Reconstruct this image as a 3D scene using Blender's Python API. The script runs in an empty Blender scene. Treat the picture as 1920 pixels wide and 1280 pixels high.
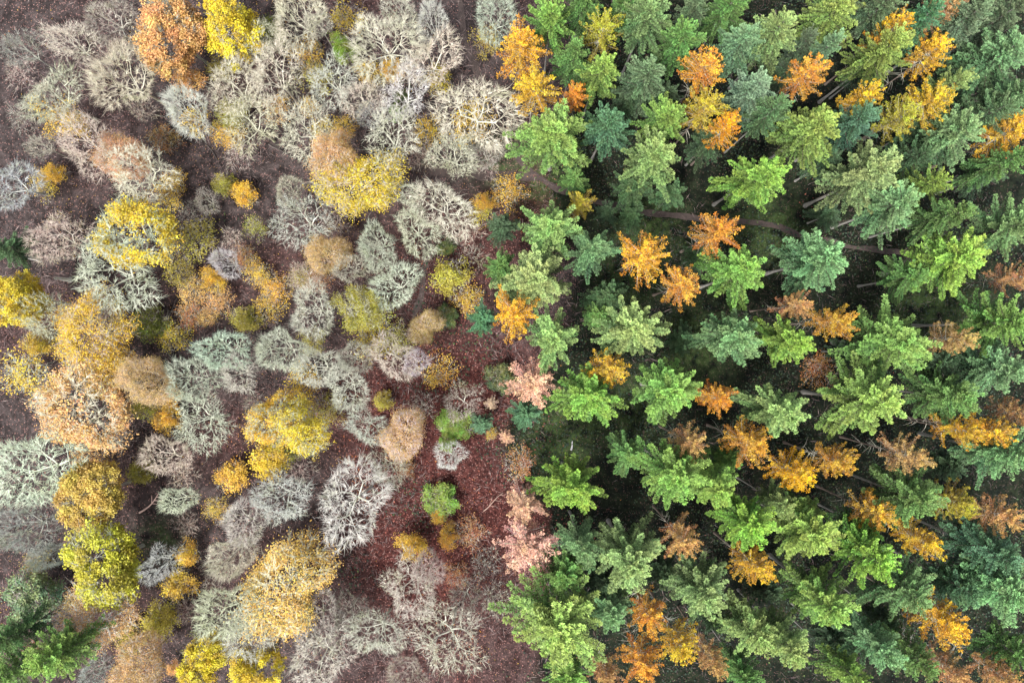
import bpy, math
import numpy as np
from math import radians as rad

SKY_STRENGTH = 0.06
SUN_STRENGTH = 1.5
SUN_ANGLE = 12
EXPOSURE = 2.15
sc = bpy.context.scene
COL = sc.collection

# ------------------------------------------------------------------ camera, world, sun, exposure
CAM_H = 125.0; LENS = 28.0
cd = bpy.data.cameras.new('camera')
cam = bpy.data.objects.new('camera', cd); COL.objects.link(cam)
cam.location = (0, 0, CAM_H); cam.rotation_euler = (0, 0, 0)
cd.sensor_width = 36; cd.lens = LENS; cd.clip_start = 0.5; cd.clip_end = 2000
sc.camera = cam

SUN_EL, SUN_AZ = 62.0, 215.0            # overcast: a very soft sun high in the lower left of the frame
wd = bpy.data.worlds.new('World'); sc.world = wd; wd.use_nodes = True
nt = wd.node_tree; nt.nodes.clear()
sky = nt.nodes.new('ShaderNodeTexSky'); sky.sky_type = 'NISHITA'; sky.sun_disc = False
sky.sun_elevation = rad(SUN_EL); sky.sun_rotation = rad(SUN_AZ)
sky.air_density = 1.2; sky.dust_density = 3.5; sky.ozone_density = 1.0
bg = nt.nodes.new('ShaderNodeBackground'); bg.inputs[1].default_value = SKY_STRENGTH
wo = nt.nodes.new('ShaderNodeOutputWorld')
cl = nt.nodes.new('ShaderNodeHueSaturation'); cl.inputs['Saturation'].default_value = .35      # grey cloud cover
nt.links.new(sky.outputs[0], cl.inputs['Color']); nt.links.new(cl.outputs[0], bg.inputs[0]); nt.links.new(bg.outputs[0], wo.inputs[0])

sl = bpy.data.lights.new('sun', 'SUN'); sl.energy = SUN_STRENGTH; sl.angle = rad(SUN_ANGLE); sl.color = (1.0, 0.965, 0.91)
so = bpy.data.objects.new('sun', sl); COL.objects.link(so)
so.rotation_euler = (rad(90 - SUN_EL), 0, rad(180 - SUN_AZ))
so.location = (0, 0, 90)

sc.view_settings.view_transform = 'Standard'; sc.view_settings.look = 'None'
sc.view_settings.gamma = 1; sc.view_settings.exposure = EXPOSURE
sc.cycles.max_bounces = 6; sc.cycles.diffuse_bounces = 2; sc.cycles.transmission_bounces = 3
sc.cycles.volume_bounces = 0; sc.cycles.transparent_max_bounces = 4

# palette and the table of trees: kind, x, y, radius seen in the photo, colours, height | label
GROUND_A = (.020, .016, .016); GROUND_B = (.066, .052, .051)
GROUND_R1 = (.024, .008, .008); GROUND_R2 = (.080, .028, .024)
GROUND_G1 = (.005, .007, .006); GROUND_G2 = (.015, .020, .011)
KSCALE = dict(F=.98, L=.90, B=1.10, M=1.08, H=1.08, Y=1.03, U=1.12, K=1.05)
GROUPS = dict(F='evergreen conifers of the plantation', L='autumn larches among the conifers', B='bare broadleaved trees of the woodland',
              H='broadleaved trees partly in autumn leaf', M='broadleaved trees partly in autumn leaf', Y='broadleaved trees in full autumn leaf', U='thin understorey saplings', K='evergreen bushes on the woodland floor')
PALETTE = dict(
    # conifers
    limegreen=(0.158, 0.292, 0.060), green=(0.090, 0.205, 0.053), yellowgreen=(0.191, 0.302, 0.063), brightyellowgreen=(0.178, 0.328, 0.045),
    palegreen=(0.204, 0.313, 0.121), paleblue=(0.140, 0.273, 0.175), silvergreen=(0.132, 0.265, 0.127), bluegreen=(0.092, 0.184, 0.094), bluegrey=(0.109, 0.174, 0.112),
    teal=(0.049, 0.156, 0.094), moss=(0.132, 0.226, 0.097), darkgreen=(.03, .085, .035), spruce=(.028, .07, .042), mossgreen=(.08, .15, .05),
    # larches
    gold=(0.726, 0.470, 0.040), orange=(0.726, 0.363, 0.055), yellow=(.72, .46, .02), olive=(0.440, 0.444, 0.055), amber=(0.605, 0.390, 0.055), peach=(.56, .34, .17), pink=(0.739, 0.506, 0.445),
    # bark and twigs
    cream=(.58, .54, .42), white=(0.665, 0.638, 0.585), sage=(.47, .50, .38), sagewhite=(.58, .62, .52), silver=(.58, .60, .62), slate=(.26, .29, .31),
    greywhite=(0.505, 0.479, 0.439), grey=(.28, .27, .24), brown=(.16, .12, .11), rosy=(.34, .22, .20), rosywhite=(0.612, 0.452, 0.412), creampink=(.50, .41, .35),
    salmon=(.56, .40, .33), redbark=(0.104, 0.039, 0.036), peachbark=(.42, .33, .26), whitelimb=(.60, .55, .40),
    # leaves
    leafgreen=(.17, .24, .05), lime=(.38, .38, .06), lemon=(.44, .52, .05), rust=(.38, .14, .07),
    brightgreen=(.13, .28, .035), tealgreen=(.12, .26, .15), amberleaf=(.68, .45, .12), goldleaf=(0.739, 0.475, 0.060), yellowleaf=(0.748, 0.536, 0.050), orangeleaf=(.74, .42, .18), peachleaf=(.66, .40, .22), oliveleaf=(.42, .38, .06))

FALLEN = [
    ((262, 962), (300, 925), .16, (.62, .42, .36, 1), 'pinkish dead branch forked on bare ground left of the small white tree'),
    ((1070, 843), (1074, 826), .19, (.42, .42, .44, 1), 'short pale log lying in the grassy gap above the star shaped bright green fir'),
    ((505, 268), (545, 298), .14, (.05, .04, .04, 1), 'dark fallen branch left of the two bare trees below the curving white limb'),
    ((300, 262), (342, 295), .14, (.05, .04, .04, 1), 'dark fallen branch right of the large salmon tree'),
    ((385, 272), (418, 312), .12, (.05, .04, .04, 1), 'dark fallen branch just above the small yellow green and gold pair'),
    ((225, 820), (258, 800), .15, (.05, .04, .04, 1), 'dark forked branch on the ground left of the round grey green tree'),
    ((424, 826), (420, 800), .10, (.06, .045, .045, 1), 'thin dark branch standing up from the ground right of the round grey green tree'),
    ((300, 612), (335, 560), .16, (.05, .04, .04, 1), 'long dark fallen limb beneath the orange saplings'),
    ((905, 955), (945, 925), .09, (.36, .24, .20, 1), 'thin pale brown branch lying on the red clearing right of the bright green bush'),
    ((455, 388), (490, 368), .12, (.05, .04, .04, 1), 'dark fallen branch right of the small gold tree'),
]
HAZE = 0
TREES = """
B 107 62 46 white | upright silvery white twiggy tree beside the wide grey green bare tree, top left
B 197 28 58 brown h=.75 | brown leafless tree cut by the top edge
B 217 132 68 sage | grey green leafless tree just below a brown bare tree
Y 313 50 72 grey orange | large tree in full orange leaf cut by the top edge
Y 315 118 30 grey orange h=.8 | small tree in full orange leaf just below an orange tree, upper far left
Y 425 42 56 grey yellow | tree in full yellow leaf cut by the top edge
Y 478 28 36 grey leafgreen h=.85 | small tree in full green leaf cut by the top edge
B 337 193 48 silver | silvery white leafless tree just left of a yellow green tree
U 350 222 30 brown yellow | thin sapling with sparse yellow leaves just above and right of a rusty sapling, upper left
B 75 168 58 sage | grey green leafless tree over a golden sapling, above the large salmon tree
U 85 205 42 grey gold h=1.3 | thin sapling with sparse golden leaves, largest of its colour in the upper far left
B 140 262 62 salmon | salmon leafless tree just right of a grey green bare tree
B 58 267 25 sage h=.6 | grey green leafless tree just left of a salmon bare tree
Y 68 312 24 brown gold h=.5 | small tree in full golden leaf just above a golden sapling, upper far left
B 245 318 64 cream | beige leafless tree just above a yellow tree, upper far left
H 215 292 50 salmon peach h=.8 | salmon twiggy tree with thin peach leaves, leftmost of its colour in the upper far left
B 8 75 36 slate | dull blue grey leafless tree cut by the left edge, highest of its kind there
B 8 340 55 slate h=.7 | dull blue grey leafless tree just left of a golden sapling
U 405 122 28 brown olive h=.6 | olive yellow sapling below the yellow tree and above left of the beige bare tree
Y 408 196 32 grey lime h=.6 | small tree in full yellow green leaf just right of a silvery white bare tree
B 428 150 52 cream | beige leafless tree just below a yellow tree, upper left
B 500 130 64 cream | beige leafless tree just below a green tree
B 455 215 56 cream | beige leafless tree just left of the orange sapling, rightmost of 2 in the upper left
B 555 14 58 cream | beige leafless tree just right of a green tree
B 590 35 26 cream h=.8 | beige leafless tree, second from the top in the upper left
U 645 28 34 brown gold h=.5 | thin sapling with sparse golden leaves just above a bright green bush, upper centre left
K 636 84 26 brown brightgreen h=.9 | bright green evergreen bush just left of a beige bare tree
B 712 70 74 cream | beige leafless tree just right of a bright green bush
Y 727 112 28 brown gold h=.55 | golden tree below the beige bare tree and above left of the silvery white bare tree
B 808 96 60 cream | beige leafless tree just above and right of a silvery white bare tree, upper centre left
B 755 160 56 white | silvery white leafless tree just above and right of a dull blue grey bare tree
K 751 180 15 brown darkgreen h=.9 | dark green evergreen bush just below a silvery white bare tree
K 740 208 15 brown brightgreen h=.6 | bright green evergreen bush just below a silvery white bare tree, upper centre left
B 612 140 50 cream | beige leafless tree just below and right of a golden sapling, upper left
U 590 135 34 brown olive h=.5 | thin sapling with sparse olive yellow leaves just below a golden sapling
B 672 172 40 cream h=.85 | beige leafless tree, third from the left in the upper centre left
B 690 205 26 slate h=.7 | dull blue grey leafless tree just above and left of a beige bare tree
B 560 235 58 cream | beige leafless tree just below and right of an orange sapling
B 730 245 60 cream | beige leafless tree just below and right of a dull blue grey bare tree
U 797 243 32 brown yellow h=.5 | thin sapling with sparse yellow leaves, fifth from the left in the upper centre left
B 893 208 84 cream | beige leafless tree just above a brown bare tree
U 880 225 44 brown gold h=.55 | thin sapling with sparse golden leaves, largest of its colour in the upper centre left
B 846 282 46 sage | grey green leafless tree just left of a brown bare tree, upper centre left
B 745 4 40 sage | grey green leafless tree just left of a silvery white bare tree, upper centre left
B 808 24 34 white | silvery white leafless tree just right of a grey green bare tree, upper centre left
B 925 16 42 sage | grey green leafless tree just above and left of a golden larch
U 915 66 32 brown olive h=.55 | thin sapling with sparse olive yellow leaves just left of a golden larch
H 622 285 50 salmon peach | peach tree above left of the yellow tree and below right of the golden sapling
H 665 335 80 peachbark yellow | peach twiggy tree with thin yellow leaves just below and right of a golden sapling
U 640 237 26 brown gold h=.4 | thin sapling with sparse golden leaves just above a yellow tree, upper centre left
U 574 194 20 brown gold h=.4 | thin sapling with sparse golden leaves just below an olive yellow sapling, upper left
U 822 140 30 brown yellow h=.55 | thin sapling with sparse yellow leaves, fourth from the right in the upper centre left
B 910 285 34 brown h=.6 | brown leafless tree just below a beige bare tree
U 410 245 26 brown gold h=.4 | golden sapling below the yellow green tree and left of the golden sapling
B 470 62 40 sage h=.9 | grey green leafless tree just below a green tree
B 82 440 50 rosywhite | pale pink leafless tree just right of a dark green fir
F 10 465 42 darkgreen h=.6 | low dark green fir tree cut by the left edge
M 238 440 76 sage yellow | largest grey green tree speckled yellow, right of the pink bare tree at far left
B 188 512 84 sage | grey green leafless tree just above and left of a green tree
Y 22 560 50 grey yellow | tree in full yellow leaf just below a dark green fir
B 64 590 50 sage | grey green leafless tree just below and right of a yellow tree, mid-height far left
H 150 622 78 peachbark yellow | yellow tree below the grey green bare tree and left of the green tree
Y 243 608 42 brown leafgreen h=.7 | tree in full green leaf just left of a yellow sapling
U 365 445 44 brown lime h=.5 | thin sapling with sparse yellow green leaves just below a brown bare tree
U 328 512 32 brown olive h=.5 | thin sapling with sparse olive yellow leaves just left of a golden tree, mid-height left
Y 400 335 26 brown lime h=.5 | small tree in full yellow green leaf just above and right of a brown bare tree
Y 438 352 28 brown gold h=.5 | small tree in full golden leaf, lowest of its colour in the upper left
B 413 488 30 silver h=.7 | silvery white leafless tree just left of a rusty sapling
Y 372 518 26 brown gold h=.6 | small tree in full golden leaf just below and left of a silvery white bare tree
U 350 548 32 brown orange h=.55 | thin sapling with sparse orange leaves just above and left of an orange sapling
U 402 560 30 brown orange h=.5 | orange sapling right of the orange sapling and above left of the olive yellow tree
U 350 588 32 brown rust h=.5 | rusty brown sapling below the orange sapling, left of the small olive tree
U 384 592 24 brown orange h=.45 | thin sapling with sparse orange leaves just below and right of an orange sapling
Y 437 598 28 brown olive h=.5 | small tree in full olive yellow leaf just right of an orange sapling, mid-height left
B 378 374 26 brown h=.5 | brown leafless tree just above a yellow green sapling
U 474 425 24 brown lime h=.5 | thin sapling with sparse yellow green leaves, second from the right in the upper left
U 310 368 34 brown gold h=.4 | thin sapling with sparse golden leaves just below a golden sapling, upper far left
U 500 575 34 brown gold h=.35 | thin sapling with sparse golden leaves just below a golden sapling, mid-height left
U 318 632 34 brown yellow h=.5 | thin sapling with sparse yellow leaves just right of a green tree
U 76 345 30 brown gold h=.4 | thin sapling with sparse golden leaves just right of a dull blue grey bare tree
U 490 520 26 brown gold h=.35 | golden sapling above left of the golden sapling and below right of the golden sapling
B 552 405 60 creampink | pinkish beige leafless tree, lowest of its colour in the upper left
B 530 352 30 sage h=.7 | grey green leafless tree, rightmost of its colour in the upper left
H 605 470 40 salmon peach h=.8 | salmon twiggy tree with thin peach leaves just above a rusty sapling, mid-height left
B 700 452 42 sage | grey green bare tree below the yellow tree and left of the grey green bare tree
B 700 478 36 sage h=.85 | grey green leafless tree, third from the top in the mid-height centre left
B 648 500 32 sage h=.8 | grey green leafless tree just right of a rusty sapling
B 735 530 50 sagewhite | pale grey green leafless tree, fifth from the top in the mid-height centre left
B 775 425 52 sage | grey green leafless tree, third from the right in the upper centre left
B 830 385 64 cream | beige leafless tree, lowest of its colour in the upper centre left
B 745 352 36 sage h=.8 | grey green leafless tree just right of a yellow tree, upper centre left
Y 842 512 45 brown olive h=.75 | tree in full olive yellow leaf, rightmost of its colour in the mid-height centre left
F 945 425 34 spruce h=.55 | low very dark green fir tree just below a golden sapling
Y 905 373 20 brown gold h=.4 | small tree in full golden leaf just above a yellow sapling, upper centre left
U 950 358 36 brown gold h=.35 | thin sapling with sparse golden leaves, rightmost of its colour in the upper centre left
B 574 580 52 sage | grey green leafless tree just below a dusky pink bare tree, mid-height left
M 666 576 48 sage lime | grey green branched tree with patchy yellow green leaves just below a grey green bare tree
U 690 590 50 brown lime h=.7 | thin sapling with sparse yellow green leaves just above and left of a yellow green sapling
H 795 610 36 salmon peach h=.6 | salmon twiggy tree with thin peach leaves, below the end of the narrow footpath near centre
U 560 520 26 rosy lime h=.5 | yellow green sapling above the grey green bare tree and left of the rusty sapling
K 836 464 18 brown darkgreen h=.35 | dark green evergreen bush just above an olive yellow tree
K 838 592 22 brown darkgreen h=.3 | dark green evergreen bush just below and left of a golden sapling
B 565 512 34 rosy h=.5 | dusky pink leafless tree just below and left of a peach tree
U 35 700 50 sage yellow h=.9 | thin sapling with sparse yellow leaves cut by the left edge
Y 28 645 30 grey yellow h=.7 | yellow tree above the yellow sapling and below the yellow tree
H 178 688 54 peachbark gold h=.9 | peach twiggy tree with thin golden leaves just left of a peach tree
H 260 710 50 salmon peach | salmon twiggy tree with thin peach leaves just right of a golden tree
B 345 716 52 sage | grey green leafless tree just right of a peach tree, mid-height left
B 398 656 48 sagewhite | pale grey green leafless tree just below and right of a rusty sapling
B 430 700 42 sagewhite h=.9 | pale grey green leafless tree, fourth from the left in the mid-height left
B 358 796 58 sage | grey green leafless tree just above and right of a salmon bare tree, mid-height left
Y 240 765 28 brown lime h=.6 | small tree in full yellow green leaf just below a peach tree, mid-height far left
Y 292 790 28 brown gold h=.5 | small tree in full golden leaf just below a golden sapling, mid-height far left
U 305 752 26 brown gold h=.5 | thin sapling with sparse golden leaves just above a golden tree, mid-height far left
M 132 775 84 sagewhite peach | peach tree above the orange sapling and above the amber tree
B 45 880 92 sagewhite | pale grey green leafless tree just above a dull blue grey bare tree
B 300 855 46 salmon h=.7 | salmon leafless tree just below a golden tree, mid-height far left
Y 155 935 72 grey amber | large tree in full amber leaf just below an orange sapling
Y 226 898 28 brown olive h=.7 | small tree in full olive yellow leaf, topmost of its colour in the lower far left
Y 415 905 36 brown gold h=.55 | small tree in full golden leaf just above a golden sapling, lower left
Y 482 872 44 brown yellow h=.6 | tree in full yellow leaf just below and left of an olive yellow sapling, lower left
U 400 955 26 brown gold h=.5 | thin sapling with sparse golden leaves just below a golden tree, lower left
B 325 940 34 sagewhite h=.6 | pale grey green leafless tree, leftmost of its colour in the lower left
B 515 655 48 sage | grey green bare tree below the golden sapling and left of the yellow green sapling
B 590 688 50 sage | grey green leafless tree just left of a pinkish beige bare tree, mid-height left
B 654 668 36 creampink h=.9 | pinkish beige leafless tree just above a pale grey green bare tree, mid-height centre left
U 690 640 40 brown yellow h=.6 | thin sapling with sparse yellow leaves just below a yellow green sapling, mid-height centre left
B 640 728 48 sagewhite | pale grey green leafless tree just below a pinkish beige bare tree, mid-height centre left
B 727 668 52 cream | beige leafless tree just left of a silvery white bare tree, mid-height centre left
U 740 640 36 brown lime h=.5 | thin sapling with sparse yellow green leaves just below and right of a yellow green sapling
B 770 680 28 silver | silvery white leafless tree just right of a beige bare tree, mid-height centre left
U 560 722 36 brown yellow h=.8 | yellow sapling above the yellow tree and left of the pale grey green bare tree
M 505 790 54 sage gold | grey green branched tree with patchy golden leaves just above a yellow tree, mid-height left
M 553 803 52 sage yellow | yellow tree below the yellow sapling and below left of the olive yellow sapling
U 520 852 36 brown olive h=.5 | thin sapling with sparse olive yellow leaves just above a silvery white bare tree
Y 712 756 22 brown olive h=.4 | little olive yellow tree above the tan round tree and small mint grey tree
U 610 770 36 brown olive h=.4 | olive yellow sapling below the grey green bare tree and above right of the yellow tree
B 677 803 42 sagewhite | pale grey green leafless tree just left of a peach tree, mid-height centre left
H 752 816 48 white peach | tan leaved tree right of the small mint grey bare tree, above the grey one
B 865 752 40 redbark h=.4 | dark red leafless tree in the mid-height centre left of the wood
K 850 800 34 brown brightgreen h=.3 | bright green evergreen bush, largest of its colour in the mid-height centre left
F 903 795 24 teal h=.28 | low deep blue green fir tree just right of a bright green bush
K 838 830 18 brown brightgreen h=.35 | bright green evergreen bush, lowest of its colour in the mid-height centre left
B 844 858 32 silver h=.6 | silvery white leafless tree just below a bright green bush
K 825 938 34 brown brightgreen h=.35 | bright green evergreen bush, largest of its colour in the lower centre left
B 658 952 84 greywhite | pale grey leafless tree just right of a silvery white bare tree
B 514 945 54 silver | silvery white leafless tree just below an olive yellow sapling
B 722 882 40 sage h=.8 | grey green leafless tree just above and right of a pale grey bare tree
U 758 880 20 brown rust h=.3 | thin sapling with sparse rusty leaves just below a peach tree, lower centre left
K 940 710 30 brown darkgreen h=.4 | dark green evergreen bush just left of a pink larch
L 920 757 15 pink h=.2 | tiny young pink larch just right of a dark red bare tree
L 949 820 16 pink h=.22 | tiny young pink larch, rightmost of its colour in the mid-height centre left
U 920 815 12 brown gold h=.2 | thin sapling with sparse golden leaves just below and right of a deep blue green fir
B 14 1000 54 slate | dull blue grey leafless tree just above and left of a dull blue grey bare tree
B 72 1048 32 slate h=.8 | dull blue grey leafless tree just above and right of an olive yellow sapling
K 48 1125 50 brown tealgreen h=.8 | bluish green evergreen bush in the lower far left of the wood
Y 178 1072 86 grey lemon | large tree in full lemon yellow leaf just above a peach tree, lower far left
H 162 1162 72 white peach h=.95 | silvery white twiggy tree with thin peach leaves just above a dull blue grey bare tree
B 284 1066 36 silver h=.8 | silvery white leafless tree just above a golden tree
Y 330 1050 28 brown gold h=.5 | small tree in full golden leaf just right of a silvery white bare tree
Y 302 1120 38 brown gold h=.7 | small tree in full golden leaf just below a silvery white bare tree
Y 262 1190 42 brown olive h=.7 | tree in full olive yellow leaf just below and left of a golden tree
Y 212 1222 34 brown olive h=.6 | small tree in full olive yellow leaf just below and left of an olive yellow tree
F 15 1195 46 mossgreen h=.8 | dark green fir tree just above a light green fir
F 92 1238 58 limegreen h=.85 | light green fir tree just right of a light green fir
F 12 1262 48 limegreen h=.9 | light green fir tree just below a dark green fir
H 245 1255 58 salmon peach h=.9 | salmon twiggy tree with thin peach leaves just below and right of a peach tree
B 162 1270 32 slate h=.7 | dull blue grey leafless tree cut by the bottom edge
Y 308 1268 16 brown orange h=.4 | small tree in full orange leaf just right of a peach tree, lower far left
Y 368 1250 50 brown yellow h=.9 | tree in full yellow leaf just below an olive yellow sapling, lower left
Y 470 1268 48 brown yellow h=.9 | tree in full yellow leaf cut by the bottom edge, rightmost of its kind there
U 368 1222 30 brown olive h=.6 | thin sapling with sparse olive yellow leaves just above a yellow tree, lower left
B 440 992 48 sagewhite | pale grey green leafless tree just below a golden tree, lower left
B 418 1052 44 sagewhite | pale grey green leafless tree, third from the top in the lower left
B 420 1155 68 sage | grey green leafless tree just above and left of a grey green bare tree, lower left
B 462 1195 54 sage h=.9 | grey green leafless tree just below and right of a grey green bare tree, lower left
H 525 1105 98 whitelimb amber | white branched twiggy tree with thin amber leaves just left of a brown bare tree
B 592 1165 56 brown h=.75 | brown leafless tree just left of a brown bare tree
B 590 1238 66 creampink h=.9 | pinkish beige leafless tree just below a brown bare tree, lower left
B 705 1200 56 greywhite h=.85 | pale grey leafless tree just right of a brown bare tree
B 655 1150 36 brown h=.6 | brown leafless tree just right of a brown bare tree
Y 765 1042 32 brown gold h=.6 | small tree in full golden leaf just above and left of a pale pink bare tree
B 762 1115 62 creampink | pinkish beige leafless tree just below and left of a pale pink bare tree
B 800 1080 34 rosywhite h=.85 | pale pink leafless tree just below and right of a golden tree
B 838 1215 76 creampink | pinkish beige leafless tree just above and right of a dusky pink bare tree
B 760 1275 40 rosy h=.8 | dusky pink leafless tree cut by the bottom edge
Y 817 978 17 brown gold h=.4 | small tree in full golden leaf, topmost of its colour in the lower centre left
Y 836 1018 21 brown gold h=.4 | small tree in full golden leaf, rightmost of its colour in the lower centre left
U 846 985 9 brown gold h=.3 | thin sapling with sparse golden leaves, leftmost of its colour in the lower centre left
U 855 1085 26 brown rust h=.3 | thin sapling with sparse rusty leaves just above a brown bare tree
B 870 1130 34 brown h=.6 | brown leafless tree just below a rusty sapling
L 988 1032 66 pink h=.75 | pink larch tree just below a pink larch
L 984 950 40 pink h=.75 | pink larch tree just below a rusty sapling
U 55 1222 20 brown rust h=.4 | thin sapling with sparse rusty leaves just below and right of a dark green fir
F 1033 36 50 limegreen | light green fir tree cut by the top edge, leftmost of its kind there
F 1075 100 40 green h=.9 | mid green fir above the orange larch and below left of the olive yellow larch
F 1092 0 44 green | mid green fir cut by the top edge, above the olive yellow larch
F 1210 34 60 moss | mossy green fir tree just right of an olive yellow larch
F 1122 128 46 yellowgreen | yellowish green fir tree just below an olive yellow larch, upper centre right
F 1281 70 50 green | mid green fir tree, second from the left in the upper right
F 1395 72 50 paleblue | grey green fir tree just above a grey green fir, upper right
F 1210 142 50 bluegrey | grey green fir tree just below and left of a mid green fir, upper centre right
F 1142 225 52 teal | deep blue green fir tree just below and right of an orange larch, upper centre right
F 1250 225 52 limegreen | light green fir tree just right of a deep blue green fir, upper centre right
F 1045 248 76 limegreen | light green fir tree just right of a beige bare tree, upper centre right
F 1226 292 60 palegreen | pale green fir tree, third from the right in the upper centre right
F 1410 168 48 paleblue | grey green fir tree just below a grey green fir, upper right
F 1165 12 34 green h=.9 | mid green fir tree, fifth from the right in the upper centre right
F 1308 4 34 bluegrey | grey green fir tree cut by the top edge, leftmost of its kind there
F 1368 8 44 green | mid green fir tree, topmost of its colour in the upper right
L 977 86 52 gold | golden larch tree just right of an olive yellow sapling
L 1000 162 50 gold h=.95 | golden larch tree just below a golden larch, upper centre right
L 1076 176 30 orange h=.85 | orange larch tree just right of a golden larch, upper centre right
L 1130 58 42 olive | olive yellow larch tree just left of a mossy green fir
L 1321 128 47 orange | orange larch tree just above an olive yellow larch
L 1320 205 44 olive | olive yellow larch tree just below an orange larch
L 1364 242 36 yellow | golden yellow larch tree just above and left of a bright lime green fir
F 1078 335 32 green h=.5 | mid green fir above the olive yellow larch and above right of the pale green fir
F 1190 350 42 darkgreen h=.65 | low dark green fir tree just above a dark green fir, upper centre right
F 1264 362 34 darkgreen h=.5 | low dark green fir tree, rightmost of its colour in the upper centre right
F 1188 402 28 darkgreen h=.4 | low dark green fir tree just below a dark green fir, upper centre right
F 1140 396 24 spruce h=.35 | low very dark green fir tree, second from the left in the upper centre right
F 1462 56 52 palegreen | pale green fir tree, fourth from the left in the upper right
F 1562 22 60 yellowgreen | yellowish green fir tree cut by the top edge, rightmost of its kind there
F 1512 78 28 bluegrey h=.9 | grey green fir above the orange larch and left of the grey green fir, upper right
F 1554 84 34 paleblue h=.95 | grey green fir below the yellowish green fir and right of the grey green fir
F 1664 92 56 yellowgreen | yellowish green fir below the golden larch and left of the golden larch, upper far right
F 1732 36 40 teal | deep blue green fir tree, fifth from the left in the upper far right
F 1650 14 46 bluegrey | grey green fir above the yellowish green fir and left of the deep blue green fir
F 1815 28 52 bluegrey | grey green fir tree, fifth from the right in the upper far right
F 1890 26 46 bluegrey | grey green fir above the blue green fir and right of the grey green fir
F 1882 112 76 bluegreen | blue green fir tree, largest of its colour in the upper far right
F 1900 178 48 bluegreen | blue green fir tree, fifth from the bottom in the upper far right
F 1782 158 38 palegreen | pale green fir tree just below and right of a golden larch, upper far right
F 1866 206 42 bluegreen | blue green fir tree, fourth from the right in the upper far right
F 1798 250 60 silvergreen | silvery green fir left of the golden larch and below left of the blue green fir
F 1530 236 62 yellowgreen | yellowish green fir below the orange larch and below left of the golden larch, upper right
F 1610 226 50 teal | deep blue green fir tree just below a golden larch, upper far right
F 1450 205 36 bluegreen | blue green fir tree, second from the bottom in the upper right
F 1722 290 38 spruce h=.85 | very dark green fir tree, fourth from the left in the upper far right
F 1888 300 42 green | mid green fir tree cut by the right edge, highest of its kind there
L 1514 140 47 orange | orange larch below the grey green fir and above the yellowish green fir, upper right
L 1672 56 38 gold | golden larch tree, second from the left in the upper far right
L 1776 14 40 peach | brownish orange larch tree cut by the top edge, rightmost of its kind there
L 1750 100 40 gold | golden larch tree just above and left of a pale green fir, upper far right
L 1620 186 38 gold | golden larch tree just above and left of an olive yellow larch
L 1738 190 48 gold | golden larch tree just above and right of an olive yellow larch
L 1690 220 44 olive | olive yellow larch tree just below and left of a golden larch
L 1895 252 52 gold | golden larch tree cut by the right edge, highest of its kind there
L 1087 382 31 olive h=.75 | olive yellow larch tree just below a mid green fir, upper centre right
F 1035 425 62 palegreen | pale green fir tree just above and left of a silvery green fir, upper centre right
F 1113 470 48 silvergreen | silvery green fir tree just above a dark green fir, mid-height centre right
L 1206 480 52 gold | golden larch tree just above and left of an orange larch, mid-height centre right
L 1344 436 50 orange | orange larch tree just above and right of a dark green fir, mid-height right
L 1280 535 46 orange | orange larch tree just below and left of a dark green fir, mid-height right
F 1390 516 64 limegreen | light green fir tree just above a silvery green fir, mid-height right
F 1425 325 67 brightyellowgreen | bright lime green fir tree just below and right of a golden yellow larch
F 1008 520 74 palegreen | pale green fir tree, second from the left in the mid-height centre right
F 938 500 36 green h=.75 | mid green fir tree just above a golden larch, mid-height centre left
L 963 586 50 gold | golden larch tree just right of a golden sapling, mid-height centre right
F 904 600 32 teal h=.5 | low deep blue green fir tree just below and right of a golden sapling
F 1186 620 64 palegreen | pale green fir tree, fifth from the top in the mid-height centre right
F 1036 636 56 palegreen | pale green fir tree, fourth from the bottom in the mid-height centre right
F 1143 556 42 darkgreen h=.55 | low dark green fir tree just below a silvery green fir, mid-height centre right
F 1124 592 34 green h=.5 | low mid green fir tree, fourth from the top in the mid-height centre right
F 1310 480 30 darkgreen h=.45 | low dark green fir tree just below and left of an orange larch, mid-height right
F 1386 632 60 silvergreen | silvery green fir tree just below a light green fir, mid-height right
F 1640 325 70 palegreen | pale green fir tree just below and left of an olive yellow larch, upper far right
F 1690 380 58 silvergreen h=.95 | silvery green fir tree, lowest of its colour in the upper far right
F 1752 340 36 yellowgreen h=.9 | yellowish green fir tree, third from the bottom in the upper far right
F 1790 398 42 green | mid green fir tree just above a bright lime green fir, upper far right
F 1540 485 70 silvergreen | silvery green fir tree, largest of its colour in the mid-height right
F 1803 486 72 brightyellowgreen | bright lime green fir tree just below a mid green fir, mid-height far right
F 1712 520 42 green h=.75 | mid green fir tree, third from the left in the mid-height far right
F 1898 425 60 moss | mossy green fir tree, lowest of its colour in the upper far right
L 1494 572 34 peach | brownish orange larch tree, third from the top in the mid-height right
L 1570 602 42 amber | amber larch tree, fourth from the top in the mid-height right
L 1792 632 38 peach | brownish orange larch tree, third from the top in the mid-height far right
L 1908 520 34 peach h=.9 | brownish orange larch tree, topmost of its colour in the mid-height far right
F 1486 634 54 brightyellowgreen | bright lime green fir tree just above and left of a rusty sapling
F 1692 642 78 limegreen | light green fir tree, second from the left in the mid-height far right
F 1884 604 64 limegreen | light green fir tree just above a silvery green fir, mid-height far right
L 1000 720 54 pink h=.8 | pink larch tree just above a deep blue green fir
F 985 776 32 teal h=.45 | low deep blue green fir tree just below a pink larch
L 1140 690 46 gold h=.9 | golden larch tree, second from the left in the mid-height centre right
F 1110 744 64 brightyellowgreen | bright lime green fir tree just right of a pink larch, mid-height centre right
F 1256 736 68 limegreen | light green fir tree, third from the bottom in the mid-height centre right
L 1346 745 36 orange | orange larch tree, fifth from the top in the mid-height right
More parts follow.
